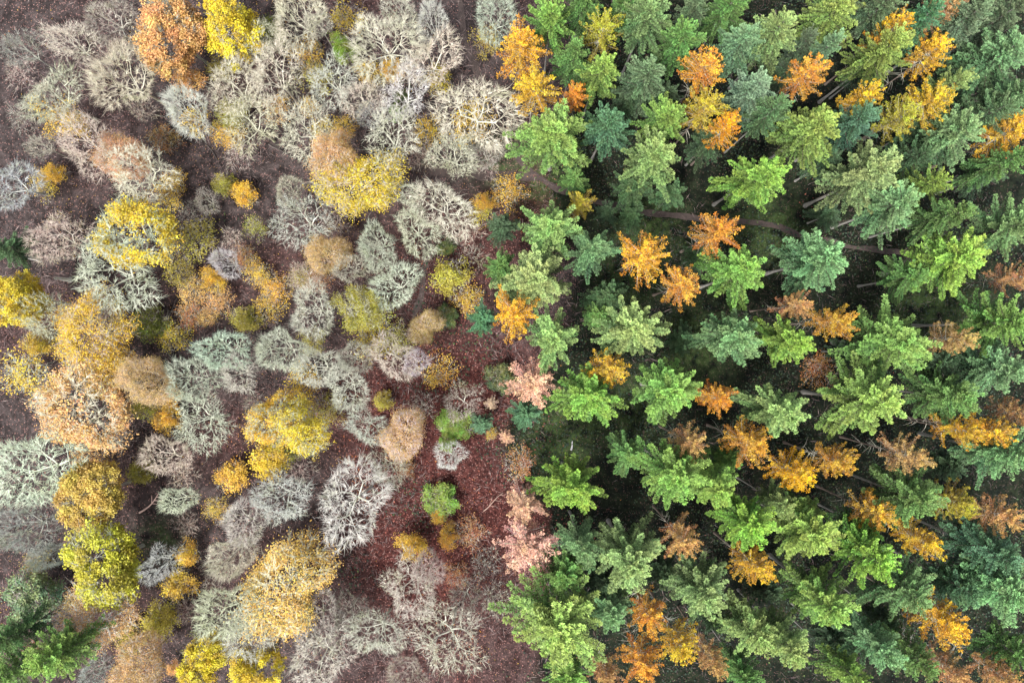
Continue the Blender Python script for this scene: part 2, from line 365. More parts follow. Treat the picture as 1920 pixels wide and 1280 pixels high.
L 1292 830 40 peach | brownish orange larch on a bare leaning stem above the dark fir row, mid-height
L 1405 830 48 amber | amber larch tree, fifth from the left in the mid-height right
F 1175 858 42 green h=.6 | low mid green fir tree, second from the bottom in the mid-height centre right
F 1268 888 70 limegreen | light green fir tree, second from the right in the lower centre right
F 1345 915 56 yellowgreen | yellowish green fir tree, third from the left in the lower right
F 1075 916 62 brightyellowgreen | bright lime green fir tree just above a silvery green fir
F 1465 768 60 palegreen | pale green fir tree, second from the right in the mid-height right
F 1632 756 78 yellowgreen | yellowish green fir tree just below and right of a rusty sapling
F 1785 745 60 green | mid green fir above the pair of touching golden larches at mid-height far right
F 1885 690 64 silvergreen | silvery green fir tree just below a light green fir, mid-height far right
L 1800 806 36 gold | golden larch touching the left side of a taller golden larch, mid-height far right
L 1858 812 42 gold | golden larch tree, third from the right in the mid-height far right
L 1905 775 34 peach | brownish orange larch tree just above a silvery green fir, mid-height far right
L 1706 856 42 peach | brownish orange larch tree, third from the left in the mid-height far right
L 1492 880 47 yellow | golden yellow larch tree, third from the right in the lower right
L 1570 866 44 orange | orange larch tree, second from the right in the lower right
L 1640 962 46 amber | amber larch tree just above a bright lime green fir, lower far right
F 1716 936 62 green | mid green fir tree just above a golden larch, lower far right
L 1798 945 38 olive | olive yellow larch tree just left of a brownish orange larch
L 1872 965 44 peach | brownish orange larch tree just right of an olive yellow larch
F 1892 850 60 silvergreen | silvery green fir tree just below a brownish orange larch, mid-height far right
U 975 872 34 brown rust h=.2 | thin sapling with sparse rusty leaves just above a pink larch
U 1540 690 36 redbark rust h=.2 | thin sapling with sparse rusty leaves just above and left of a yellowish green fir
F 1092 1030 48 silvergreen | silvery green fir tree just below a bright lime green fir
F 1182 1052 70 palegreen | pale green fir tree just above a silvery green fir, lower centre right
F 1045 1180 104 yellowgreen | yellowish green fir tree just below a silvery green fir, lower centre right
F 1060 1080 52 green h=.8 | mid green fir left of the pale green fir and below right of the pink larch
F 1155 1150 52 silvergreen h=.9 | silvery green fir tree just below a pale green fir, lower centre right
F 1062 1268 48 limegreen h=.85 | light green fir tree, lowest of its colour in the lower centre right
L 1216 1155 44 orange | orange larch tree just above an orange larch, lower centre right
L 1280 1012 40 peach | brownish orange larch tree, fourth from the bottom in the lower right
L 1276 1210 44 gold | golden larch tree just below and right of an orange larch, lower centre right
L 1336 1240 33 peach | brownish orange larch tree, lowest of its colour in the lower right
L 1206 1243 48 orange | orange larch tree just below an orange larch, lower centre right
F 1320 1110 66 palegreen | pale green fir tree, second from the left in the lower right
F 1412 1188 62 palegreen | pale green fir tree, fourth from the bottom in the lower right
L 1412 1066 44 gold | golden larch tree just below a bright lime green fir, lower right
F 1405 980 58 brightyellowgreen | bright lime green fir tree just above a golden larch, lower right
F 1398 1268 42 green h=.8 | mid green fir at the bottom edge, right of the brownish orange larch
L 1138 1265 32 peach h=.8 | brownish orange larch tree cut by the bottom edge, leftmost of its kind there
F 1522 1004 70 yellowgreen | yellowish green fir tree, fourth from the right in the lower right
F 1632 1046 58 brightyellowgreen | bright lime green fir tree just below a mid green fir, lower far right
F 1552 1130 66 limegreen | light green fir tree just above and left of a silvery green fir, lower right
F 1702 1112 60 moss | mossy green fir tree just left of a deep blue green fir, lower far right
F 1642 1216 54 silvergreen | silvery green fir tree just left of a mid green fir, lower far right
F 1482 1212 56 palegreen | pale green fir tree, third from the bottom in the lower right
F 1716 1232 52 green | mid green fir tree just right of a silvery green fir, lower far right
L 1726 1012 40 gold | golden larch tree just right of a bright lime green fir, lower far right
L 1762 1170 52 gold | golden larch tree just below and left of a deep blue green fir, lower far right
F 1866 1038 60 teal | deep blue green fir tree just above a silvery green fir, lower far right
F 1886 1110 76 silvergreen | silvery green fir tree just above a mid green fir, lower far right
F 1800 1100 42 teal h=.9 | deep blue green fir tree just left of a silvery green fir, lower far right
F 1902 1225 44 green | mid green fir tree just below a silvery green fir, lower far right
L 1780 1256 38 peach | brownish orange larch tree, fourth from the right in the lower far right
L 1872 1264 36 peach | brownish orange larch tree cut by the bottom edge, rightmost of its kind there
F 1598 1270 46 yellowgreen | yellowish green fir tree just below and left of a silvery green fir, lower right
F 1465 945 34 palegreen h=.9 | pale green fir tree just above and right of a bright lime green fir, lower right
F 1175 190 36 spruce h=.7 | very dark green fir squeezed between two grey and blue green firs, upper centre right
F 1350 20 34 spruce h=.75 | very dark green fir tree cut by the top edge
F 1480 130 32 spruce h=.75 | very dark green fir below the pale green fir and left of the orange larch
F 1560 300 38 spruce h=.6 | low very dark green fir tree, third from the bottom in the upper right
F 1640 120 34 spruce h=.7 | very dark green fir tree just above a golden larch, upper far right
F 1830 110 36 spruce h=.75 | very dark green fir tree just right of a golden larch, upper far right
F 1330 265 40 spruce h=.65 | low very dark green fir tree just above and left of a bright lime green fir
F 1740 230 40 spruce h=.7 | very dark green fir tree just right of an olive yellow larch, upper far right
F 1250 180 34 spruce h=.7 | very dark green fir tree just left of an olive yellow larch
F 1850 330 40 spruce h=.6 | low very dark green fir tree, rightmost of its colour in the upper far right
F 1600 660 34 spruce h=.5 | low very dark green fir tree just above and right of a rusty sapling
F 1500 960 40 green h=.75 | mid green fir tree, fifth from the right in the lower right
F 1370 860 34 green h=.7 | mid green fir tree, topmost of its colour in the lower right
F 1620 990 36 green h=.75 | mid green fir tree just above a bright lime green fir, lower far right
F 1660 1160 36 spruce h=.7 | very dark green fir tree just above a silvery green fir, lower far right
F 1560 1200 40 spruce h=.7 | very dark green fir tree just left of a silvery green fir, lower right
F 1250 1080 36 spruce h=.65 | low very dark green fir tree, rightmost of its colour in the lower centre right
F 1130 1090 34 spruce h=.7 | very dark green fir tree, leftmost of its colour in the lower centre right
F 1760 680 42 spruce h=.75 | very dark green fir tree, largest of its colour in the mid-height far right
F 1280 640 30 darkgreen h=.35 | low dark green fir tree just right of a pale green fir, mid-height right
F 1440 1110 36 spruce h=.7 | very dark green fir tree just below and right of a golden larch, lower right
F 1340 1160 34 spruce h=.6 | low very dark green fir tree, second from the left in the lower right
F 1560 400 30 spruce h=.4 | low very dark green fir tree, lowest of its colour in the upper right
F 1780 870 36 spruce h=.6 | low very dark green fir tree just below a golden larch, lower far right
U 22 130 34 rosy h=.5 | low leafless dusky pink shrub just below a dull blue grey bare tree
U 30 215 34 brown h=.5 | low leafless brown shrub at the left edge, just left of a grey green tree
U 262 205 30 rosy h=.4 | low leafless dusky pink shrub just left of a silvery white bare tree
U 300 255 32 brown rust h=.35 | thin sapling with sparse rusty leaves in the upper far left of the wood
U 440 285 34 rosy h=.4 | low leafless dusky pink shrub just above a golden tree, upper left
U 350 395 30 brown h=.4 | low leafless brown shrub just below and left of a brown bare tree
U 432 445 28 rosy h=.35 | low leafless dusky pink shrub just right of a yellow green sapling
U 452 478 24 brown rust h=.35 | thin sapling with sparse rusty leaves just right of a silvery white bare tree
U 620 418 34 rosy h=.5 | low leafless dusky pink shrub just right of a pinkish beige bare tree
U 590 520 32 rosy rust h=.45 | thin sapling with sparse rusty leaves just left of a grey green bare tree
U 870 432 36 rosy h=.4 | low leafless dusky pink shrub just above an olive yellow tree, mid-height centre left
U 885 480 32 redbark h=.35 | low leafless dark red shrub, rightmost of its colour in the mid-height centre left
U 880 560 34 redbark gold h=.35 | thin sapling with sparse golden leaves just above and left of a deep blue green fir
U 560 878 34 rosy h=.3 | low leafless dusky pink shrub just above and left of a pale grey bare tree
U 880 1000 34 redbark rust h=.3 | thin sapling with sparse rusty leaves, second from the right in the lower centre left
U 905 1060 34 brown h=.35 | low leafless brown shrub just left of a pink larch
U 925 1130 36 brown h=.4 | low leafless brown shrub just right of a brown bare tree
U 350 985 30 rosy h=.3 | low leafless dusky pink shrub just below and left of a golden sapling, lower left
U 392 1100 26 redbark h=.3 | low leafless dark red shrub, second from the right in the lower left
U 340 890 34 rosy h=.3 | low leafless dusky pink shrub just below and right of a salmon bare tree
U 470 505 26 brown gold h=.4 | thin sapling with sparse golden leaves, topmost of its colour in the mid-height left
U 512 545 28 brown gold h=.4 | thin sapling with sparse golden leaves, third from the top in the mid-height left
U 432 250 28 brown gold h=.4 | thin sapling with sparse golden leaves, fifth from the left in the upper left
U 602 244 30 brown gold h=.45 | golden sapling left of the golden sapling and above left of the peach tree
U 905 400 24 brown yellow h=.3 | thin sapling with sparse yellow leaves, lowest of its colour in the upper centre left
U 130 228 30 brown yellow h=.5 | yellow sapling above the salmon bare tree and below right of the golden sapling
U 320 335 26 brown gold h=.35 | golden sapling above the golden sapling and right of the beige bare tree
U 575 90 34 brown gold h=.5 | thin sapling with sparse golden leaves just above an olive yellow sapling
U 690 130 28 brown gold h=.45 | golden sapling right of the beige bare tree and below left of the golden tree
U 520 195 30 brown orange h=.45 | thin sapling with sparse orange leaves just above and left of a beige bare tree
U 780 290 40 rosy h=.5 | low leafless dusky pink shrub just above and left of a beige bare tree
U 915 300 34 rosy h=.4 | low leafless dusky pink shrub just below a brown bare tree
U 820 700 36 redbark gold h=.3 | thin sapling with sparse golden leaves just above and left of a dark red bare tree
U 790 760 30 brown h=.4 | low leafless brown shrub just left of a dark red bare tree
U 150 855 34 brown orange h=.5 | thin sapling with sparse orange leaves just above an amber tree
U 60 1060 30 brown olive h=.4 | thin sapling with sparse olive yellow leaves just above a bluish green bush
U 345 1150 28 rosy h=.4 | low leafless dusky pink shrub, lowest of its colour in the lower left
U 470 760 26 brown h=.4 | low leafless brown shrub just above and left of a golden tree
U 225 815 30 rosy h=.35 | low leafless dusky pink shrub just below a yellow green tree, mid-height far left
U 585 640 28 brown lime h=.6 | yellow green sapling above the grey green bare tree and below the grey green bare tree
"""

# ------------------------------------------------------------------ mesh helpers
def make_mesh(name, V, F, cols=None, mat=None, smooth=False, sizes=None):
    """V (n,3) float, F (m,4) int quads (or a flat list of corners with the face sizes)"""
    me = bpy.data.meshes.new(name)
    V = np.asarray(V, np.float32)
    F = np.asarray(F, np.int32)
    if sizes is None: sizes = np.full(len(F), F.shape[1], np.int32)
    fl = F.ravel()
    me.vertices.add(len(V)); me.vertices.foreach_set('co', V.ravel())
    me.loops.add(len(fl)); me.loops.foreach_set('vertex_index', fl)
    me.polygons.add(len(sizes))
    st = np.concatenate([[0], np.cumsum(sizes)[:-1]]).astype(np.int32)
    me.polygons.foreach_set('loop_start', st)
    if smooth: me.polygons.foreach_set('use_smooth', np.ones(len(sizes), bool))
    if cols is not None:
        ca = me.color_attributes.new('tint', 'FLOAT_COLOR', 'POINT')
        c4 = np.ones((len(V), 4), np.float32); c4[:, :3] = cols
        ca.data.foreach_set('color', c4.ravel())
    me.update(calc_edges=True)
    if mat: me.materials.append(mat)
    return me

def norm(a): return a / np.maximum(np.linalg.norm(a, axis=-1, keepdims=True), 1e-9)

def cards(B, D, ln, wd_, N, cup=0.0):
    """diamond leaves / needle sprays: base B, direction D, length, width, rough normal N -> V, F"""
    D = norm(D); S = norm(np.cross(D, N)); U = np.cross(S, D)
    ln = ln[:, None]; w = wd_[:, None]
    mid = B + D * ln * 0.45 + U * ln * cup
    V = np.stack([B, mid + S * w * .5, B + D * ln, mid - S * w * .5], 1).reshape(-1, 3)
    F = np.arange(len(B) * 4).reshape(-1, 4)
    return V, F

class Tubes:
    def __init__(s): s.V = []; s.F = []; s.C = []; s.n = 0
    def add(s, P, R, sides=4, c=(0, .5, 0), c2=None):
        P = np.asarray(P, float); R = np.asarray(R, float); k = len(P)
        T = np.gradient(P, axis=0); T = norm(T)
        ref = np.array([0, 0, 1.]) if abs(T[0][2]) < .8 else np.array([1., 0, 0])
        A = norm(np.cross(T, ref)); Bn = np.cross(T, A)
        a = np.arange(sides) * 2 * math.pi / sides
        ring = P[:, None, :] + R[:, None, None] * (np.cos(a)[None, :, None] * A[:, None, :] + np.sin(a)[None, :, None] * Bn[:, None, :])
        s.V.append(ring.reshape(-1, 3))
        i = np.arange(k - 1)[:, None] * sides; j = np.arange(sides)[None, :]; j2 = (j + 1) % sides
        F = np.stack([i + j, i + j2, i + sides + j2, i + sides + j], -1).reshape(-1, 4) + s.n
        s.F.append(F)
        t = np.linspace(0, 1, k)[:, None]
        cc = np.asarray(c, float)[None, :] * (1 - t) + np.asarray(c if c2 is None else c2, float)[None, :] * t
        s.C.append(np.repeat(cc, sides, 0)); s.n += k * sides
    def mesh(s, name, mat, smooth=True):
        return make_mesh(name, np.concatenate(s.V), np.concatenate(s.F), np.concatenate(s.C), mat, smooth)

# ------------------------------------------------------------------ materials
class NT:
    def __init__(s, name):
        s.m = bpy.data.materials.new(name); s.m.use_nodes = True
        s.t = s.m.node_tree; s.t.nodes.clear(); s.out = s.n('ShaderNodeOutputMaterial')
    def n(s, t, **k):
        x = s.t.nodes.new(t)
        for a, b in k.items(): setattr(x, a, b)
        return x
    def l(s, a, b): s.t.links.new(a, b)
    def mix(s, f, a, b, mode='MIX'):
        x = s.n('ShaderNodeMix', data_type='RGBA', blend_type=mode); x.clamp_result = False
        for v, i in ((f, 0), (a, 6), (b, 7)):
            if hasattr(v, 'is_output'): s.l(v, x.inputs[i])
            else: x.inputs[i].default_value = v if i == 0 else (tuple(v) + (1,))[:4]
        return x.outputs[2]
    def math(s, op, a, b=0.0, clamp=False):
        x = s.n('ShaderNodeMath', operation=op); x.use_clamp = clamp
        for v, i in ((a, 0), (b, 1)):
            if hasattr(v, 'is_output'): s.l(v, x.inputs[i])
            else: x.inputs[i].default_value = v
        return x.outputs[0]
    def ramp(s, f, a, b):
        x = s.n('ShaderNodeMapRange'); s.l(f, x.inputs[0]); x.inputs[1].default_value = a; x.inputs[2].default_value = b
        return x.outputs[0]
    def noise(s, scale, detail=3, vec=None, rough=.6):
        x = s.n('ShaderNodeTexNoise'); x.inputs['Scale'].default_value = scale; x.inputs['Detail'].default_value = detail
        x.inputs['Roughness'].default_value = rough
        if vec is not None: s.l(vec, x.inputs['Vector'])
        return x.outputs[0]

def leaf_mat(name, young_gain, young_shift, old_shade_gain, transl=.3, rough=.55, spec=.3, vary=.5, drift=(.3, .3, .06, .25), dscale=.28):
    """foliage coloured by the object's own colour; 'tint' R = young growth at the tips plus painted crown shade of firs, G/B = leaf and spray variation"""
    a = NT(name)
    oi = a.n('ShaderNodeObjectInfo'); at = a.n('ShaderNodeVertexColor', layer_name='tint')
    sp = a.n('ShaderNodeSeparateColor'); a.l(at.outputs[0], sp.inputs[0])
    base = oi.outputs['Color']
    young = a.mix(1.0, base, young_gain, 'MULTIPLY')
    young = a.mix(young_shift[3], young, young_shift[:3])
    old_shade = a.mix(1.0, base, old_shade_gain, 'MULTIPLY')
    c = a.mix(a.math('POWER', sp.outputs[0], 1.6), old_shade, young)
    tcd = a.n('ShaderNodeTexCoord'); mp = a.n('ShaderNodeVectorMath', operation='ADD'); a.l(tcd.outputs['Object'], mp.inputs[0])
    rv = a.n('ShaderNodeCombineXYZ'); a.l(a.math('MULTIPLY', oi.outputs['Random'], 60.), rv.inputs[0]); a.l(rv.outputs[0], mp.inputs[1])
    nd = a.ramp(a.noise(dscale, 3, mp.outputs[0]), .42, .64)
    c = a.mix(a.math('MULTIPLY', nd, drift[3]), c, drift[:3])
    v = a.math('ADD', a.math('MULTIPLY', a.math('ADD', a.math('MULTIPLY', sp.outputs[1], .6), a.math('MULTIPLY', sp.outputs[2], .4)), vary), 1 - vary * .5)
    hs = a.n('ShaderNodeHueSaturation'); a.l(c, hs.inputs['Color']); a.l(v, hs.inputs['Value'])
    hue = a.math('ADD', a.math('MULTIPLY', a.math('SUBTRACT', sp.outputs[2], .5), .035), .5); a.l(hue, hs.inputs['Hue'])
    p = a.n('ShaderNodeBsdfPrincipled'); a.l(hs.outputs[0], p.inputs['Base Color'])
    p.inputs['Roughness'].default_value = rough; p.inputs['Specular IOR Level'].default_value = spec
    tr = a.n('ShaderNodeBsdfTranslucent'); a.l(hs.outputs[0], tr.inputs[0])
    ms = a.n('ShaderNodeMixShader'); ms.inputs[0].default_value = transl
    a.l(p.outputs[0], ms.inputs[1]); a.l(tr.outputs[0], ms.inputs[2]); a.l(ms.outputs[0], a.out.inputs[0])
    return a.m

def bark_mat(name, limb, k=.6, scale=6):
    """twigs take the object's colour, thick limbs (tint R) shift to the pale lichen colour"""
    a = NT(name)
    oi = a.n('ShaderNodeObjectInfo'); at = a.n('ShaderNodeVertexColor', layer_name='tint')
    sp = a.n('ShaderNodeSeparateColor'); a.l(at.outputs[0], sp.inputs[0])
    lc = a.mix(.7, oi.outputs['Color'], limb)
    c = a.mix(a.math('MULTIPLY', sp.outputs[0], k), oi.outputs['Color'], lc)
    tc = a.n('ShaderNodeTexCoord'); nz = a.noise(scale, 4, tc.outputs['Object'])
    if k > .9:                                  # moss and reddish buds in drifts through the crown
        mp = a.n('ShaderNodeVectorMath', operation='ADD'); a.l(tc.outputs['Object'], mp.inputs[0])
        rv = a.n('ShaderNodeCombineXYZ'); a.l(a.math('MULTIPLY', oi.outputs['Random'], 60.), rv.inputs[0]); a.l(rv.outputs[0], mp.inputs[1])
        n1 = a.noise(.30, 3, mp.outputs[0])
        c = a.mix(a.math('MULTIPLY', a.ramp(n1, .50, .70), .55), c, (.34, .37, .18))
        c = a.mix(a.math('MULTIPLY', a.ramp(n1, .46, .32), .28), c, (.46, .32, .26))
    v = a.math('ADD', a.math('MULTIPLY', sp.outputs[1], .5), a.math('ADD', a.math('MULTIPLY', nz, .5), .5))
    hs = a.n('ShaderNodeHueSaturation'); a.l(c, hs.inputs['Color']); a.l(v, hs.inputs['Value'])
    p = a.n('ShaderNodeBsdfPrincipled'); a.l(hs.outputs[0], p.inputs['Base Color'])
    p.inputs['Roughness'].default_value = .85; p.inputs['Specular IOR Level'].default_value = .2
    a.l(p.outputs[0], a.out.inputs[0])
    return a.m

M_FIR = leaf_mat('fir_needles', (2.15, 1.95, 1.5), (.60, .68, .42, .12), (.15, .25, .28), transl=.15, vary=.95, drift=(.09, .18, .06, .30))  # very dark old needles also paint shade into the lower crown
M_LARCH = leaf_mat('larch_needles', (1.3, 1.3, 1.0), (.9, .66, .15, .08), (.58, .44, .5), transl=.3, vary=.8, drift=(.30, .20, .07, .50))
M_LEAF = leaf_mat('autumn_leaves', (1.15, 1.15, 1.0), (.8, .65, .2, .05), (.75, .70, .6), transl=.3, vary=1.0, rough=.5, drift=(.32, .28, .06, .50), dscale=.40)
M_BARK = bark_mat('lichened_bark', (.84, .86, .75), 1.0)
M_TRUNK = bark_mat('conifer_bark', (.30, .27, .24), .4, 3)

# ------------------------------------------------------------------ conifers
def conifer_proto(seed, H, R, larch=False, nwh=15, per=5, zlow=.54, ragged=1.0, droop=1.0):
    rng = np.random.default_rng(seed)
    tk = Tubes(); nb = Tubes()
    lean = rng.normal(0, .010, 2) * H
    def axis(z): t = z / H; return np.array([lean[0] * t * t, lean[1] * t * t, z])
    zs = np.linspace(0, H * .985, 9)
    rb = .24 if not larch else .17
    tk.add([axis(z) for z in zs], [max(.03, rb * (1 - (z / H)) ** .8 + (.14 if z == 0 else 0)) for z in zs], 8, (.6, .4, 0), (.3, .5, 0))
    VB, VD, VL, VW, VN, VC = [], [], [], [], [], []
    UP = np.array([0, 0, 1.])
    phi = rng.uniform(0, 6.28)
    lob = rng.uniform(0, 6.28, 3)
    nb.add([axis(z) for z in np.linspace(H * .26, H * .97, 5)], [.02] * 5, 3, (.3, .5, 0))
    # dead snags on the bare part of the stem
    for i in range(22 if larch else 16):
        z = H * rng.uniform(.28, zlow + .05); ph = rng.uniform(0, 6.28); L = R * rng.uniform(.25, .7) * (1.1 if larch else .8)
        u = np.array([math.cos(ph), math.sin(ph), 0]); q = np.linspace(0, 1, 4)[:, None]
        nb.add(axis(z) + u * L * q + UP * L * (.15 * q - .35 * q * q) + rng.normal(0, .05, (4, 3)) * q, np.linspace(.045, .012, 4), 3, (.6, rng.random(), 0))
    for i in range(nwh):
        t = ((i + .35) / nwh) ** 1.15
        for j in range(per):
            tt = min(1, max(.004, t + rng.normal(0, .02)))
            z = H * (1 - tt * (1 - zlow)) - .3
            phi += 2.399963 + rng.normal(0, .30)
            prof = min(1.0, 1.12 * tt ** (.62 if not larch else .5))
            if tt > .7: prof *= 1 - .35 * (tt - .7) / .3
            prof *= 1 + .14 * ragged * math.sin(2 * phi + lob[0]) * min(1, tt * 2) + .12 * ragged * math.sin(3 * phi + lob[1])
            L = R * prof * (1 + ragged * rng.normal(0, .17)); L = min(max(L, .5), R * 1.3)
            th = (1.0 - tt) ** 2.2 * .95 + (.10 if not larch else .22) - tt * .25
            dr = (.16 + .16 * tt) * droop if not larch else .04
            up = .14 if not larch else .16
            u = np.array([math.cos(phi), math.sin(phi), 0]); w = np.array([-u[1], u[0], 0]); bend = rng.normal(0, .10)
            def P(s):
                s = np.asarray(s, float)[:, None]
                return axis(z) + u * L * s + w * L * bend * s * s + UP * L * (math.tan(min(th, 1.0)) * s - dr * s ** 2 + up * s ** 4)
            sb = np.linspace(0, 1, 5)
            nb.add(P(sb), np.linspace(.05 * (L / R) + .02, .012, 5), 4 if larch else 3, (.5 if larch else .2, rng.random(), 0))
            br = rng.random()
            step = .19 if not larch else .22
            ns = max(4, int(L * .84 / step))
            ss = np.linspace(.14 if not larch else .2, 1.0, ns)
            Bs, Ds, Ls, Sx, Rw = [], [], [], [], []
            wid = min(.26 * L + .12, .80 if not larch else .50) * rng.uniform(.8, 1.2)
            for side in (-1, 1, 0):
                s2 = np.clip(ss + rng.normal(0, .02, ns), .08, 1)
                base = P(s2); tan = norm(P(s2 + .02) - base)
                env = np.clip(1.12 - s2, .10, 1) ** .75 * np.clip(s2 * 3.2, .4, 1)
                l = wid * env * rng.uniform(.6, 1.25, ns) + .14
                if side == 0: l = l * .45
                ang = rad(48) * rng.uniform(.75, 1.25, ns)
                if larch: ang = rad(60) * rng.uniform(.5, 1.3, ns)
                lat = side * w if side else UP
                d = tan * np.cos(ang)[:, None] + lat * np.sin(ang)[:, None] + UP * (rng.normal(.06, .16 if not larch else .45, ns))[:, None]
                Bs.append(base); Ds.append(d); Ls.append(l); Sx.append(s2); Rw.append(np.full(ns, abs(side)))
            e = P(np.array([.98])); te = norm(P(np.array([1.0])) - P(np.array([.97])))
            for q in range(3):
                Bs.append(e); Ds.append(te + rng.normal(0, .25, 3)); Ls.append(np.array([.38])); Sx.append(np.array([1.])); Rw.append(np.array([1.]))
            Bs = np.concatenate(Bs); Ds = norm(np.concatenate(Ds)); Ls = np.concatenate(Ls); Sx = np.concatenate(Sx)
            sp = .12 if not larch else .07
            nc = np.maximum(2, (Ls / sp).astype(int) + 1)
            idx = np.repeat(np.arange(len(Ls)), nc)
            k = np.concatenate([(np.arange(c) + .5) / c for c in nc]) + rng.uniform(-.08, .08, len(idx))
            B = Bs[idx] + Ds[idx] * (k * Ls[idx])[:, None]
            if not larch: B[:, 2] -= .12 * (k * Ls[idx]) ** 2
            alt = np.where(np.arange(len(idx)) % 2 == 0, 1., -1.)
            perp = norm(np.cross(Ds[idx], UP))
            if not larch:
                D = Ds[idx] + perp * (alt * rng.uniform(.2, .85, len(idx)))[:, None]
                D[:, 2] += rng.normal(.12, .28, len(idx))
                ln = rng.uniform(.24, .42, len(idx)) * (1.1 - .35 * k); wv = ln * rng.uniform(.32, .5, len(idx))
                N = UP + rng.normal(0, .45, (len(idx), 3))
            else:
                D = Ds[idx] * .7 + rng.normal(0, .75, (len(idx), 3)); D[:, 2] += .3
                B = B + rng.normal(0, .07, B.shape)
                ln = rng.uniform(.14, .27, len(idx)); wv = ln * rng.uniform(.45, .7, len(idx))
                N = rng.normal(0, .6, (len(idx), 3)) + UP
                keep = rng.random(len(idx)) > .75 * max(0, tt - .45) * 2 * (1.1 - Sx[idx])
                B, D, ln, wv, N, k, idx = B[keep], D[keep], ln[keep], wv[keep], N[keep], k[keep], idx[keep]
            VB.append(B); VD.append(D); VL.append(ln); VW.append(wv); VN.append(N)
            young = np.clip((1 - tt) ** 1.3 * .62 + .30 * Sx[idx] ** 2 + .18 * k, 0, 1)  # young growth at tips; for firs the fall with height also paints in shade
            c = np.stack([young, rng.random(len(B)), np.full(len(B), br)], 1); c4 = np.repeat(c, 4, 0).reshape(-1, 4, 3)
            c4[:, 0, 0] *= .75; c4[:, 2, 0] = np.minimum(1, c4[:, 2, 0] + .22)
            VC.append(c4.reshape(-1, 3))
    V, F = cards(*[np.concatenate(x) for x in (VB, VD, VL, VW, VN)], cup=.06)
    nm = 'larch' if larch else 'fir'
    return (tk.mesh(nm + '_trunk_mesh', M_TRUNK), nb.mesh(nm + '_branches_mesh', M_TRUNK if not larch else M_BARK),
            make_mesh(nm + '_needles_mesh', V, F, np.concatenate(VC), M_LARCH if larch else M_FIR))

# ------------------------------------------------------------------ broadleaved trees
def split(rng, pts, m):
    c = pts[rng.choice(len(pts), m, replace=False)]
    for _ in range(3):
        lab = np.argmin(((pts[:, None] - c[None]) ** 2).sum(-1), 1)
        c = np.array([pts[lab == q].mean(0) if (lab == q).any() else c[q] for q in range(m)])
    return lab

def broad_proto(seed, H, R, n_pts, fork=.36, z0=.62, tip=.024, thick=.22, squash=1.0, shell=.5, wig=.13, first=6, strands=7):
    """branch skeleton that fills a lumpy dome; returns trunk mesh, branch mesh, twig end points"""
    rng = np.random.default_rng(seed)
    lobes = norm(rng.normal(size=(9, 3)) * (1, 1, .8) + (0, 0, .4))
    P = []
    while len(P) < n_pts:
        d = norm(rng.normal(size=3)); 
        if d[2] < -.35: continue
        r = rng.uniform(shell, 1) ** .6
        b = .66 + .46 * max(0, max(lobes @ d) - .55) / .45
        az = math.atan2(d[1], d[0]); b *= 1 + .13 * math.sin(2 * az + seed) + .09 * math.sin(5 * az + 2 * seed)
        P.append(d * r * b * (1 + max(0, rng.normal(0, .09))))
    P = np.array(P); P /= np.percentile(np.hypot(P[:, 0], P[:, 1]), 97)
    zc = H * z0; P = P * (R, R, (H - zc) * squash) ; P[:, 2] += zc
    tk = Tubes(); br = Tubes()
    f = np.array([rng.normal(0, .25), rng.normal(0, .25), H * fork])
    zs = np.linspace(0, 1, 6)
    tk.add([f * z + np.array([.1 * math.sin(3 * z), 0, 0]) for z in zs], [thick * (.8 - .2 * z) + (.10 if z == 0 else 0) for z in zs], 8, (.25, .4, 0))
    N0 = len(P)
    ends = []
    def rad_of(n): return max(tip, thick * .95 * (n / N0) ** .47)
    stack = [(f, np.array([0, 0, 1.]), P, 0)]
    while stack:
        pos, dr, pts, dep = stack.pop()
        if len(pts) <= strands:
            for p in pts:
                dd = np.linalg.norm(p - pos)
                mid = pos + dr * dd * .22 + (p - pos) * .20 + rng.normal(0, .05, 3) * dd
                m2 = mid * .45 + p * .55 + rng.normal(0, .045, 3) * dd + np.array([0, 0, .03]) * dd
                br.add([pos, mid, m2, p], [tip * 1.3, tip * 1.05, tip * .8, tip * .45], 3, (.75, rng.random(), 0), (.15, rng.random(), 0)); ends.append(p)
            continue
        m = first if dep == 0 else (3 if rng.random() < .45 and len(pts) > 9 else 2)
        lab = split(rng, pts, m)
        for q in range(m):
            g = pts[lab == q]
            if len(g) == 0: continue
            c = g.mean(0); d = np.linalg.norm(c - pos)
            fr = .40 if dep == 0 else .42
            new = pos + (c - pos) * fr + rng.normal(0, wig * .5, 3) * d * fr
            new[2] += .02 * d
            a = pos + dr * d * fr * .33 + rng.normal(0, wig, 3) * d * fr * .4
            b = (a + new) / 2 + rng.normal(0, wig, 3) * d * fr * .35
            r0, r1 = rad_of(len(g)), rad_of(len(g) * .75)
            th = min(1, max(0, r0 - .018) / .055)
            br.add([pos, a, b, new], np.linspace(r0, r1, 4), 6 if r0 > .12 else (4 if r0 > .05 else 3), (th, rng.random(), 0))
            stack.append((new, norm(new - b), g, dep + 1))
    return tk.mesh('trunk_mesh', M_BARK), br.mesh('branches_mesh', M_BARK), np.array(ends)

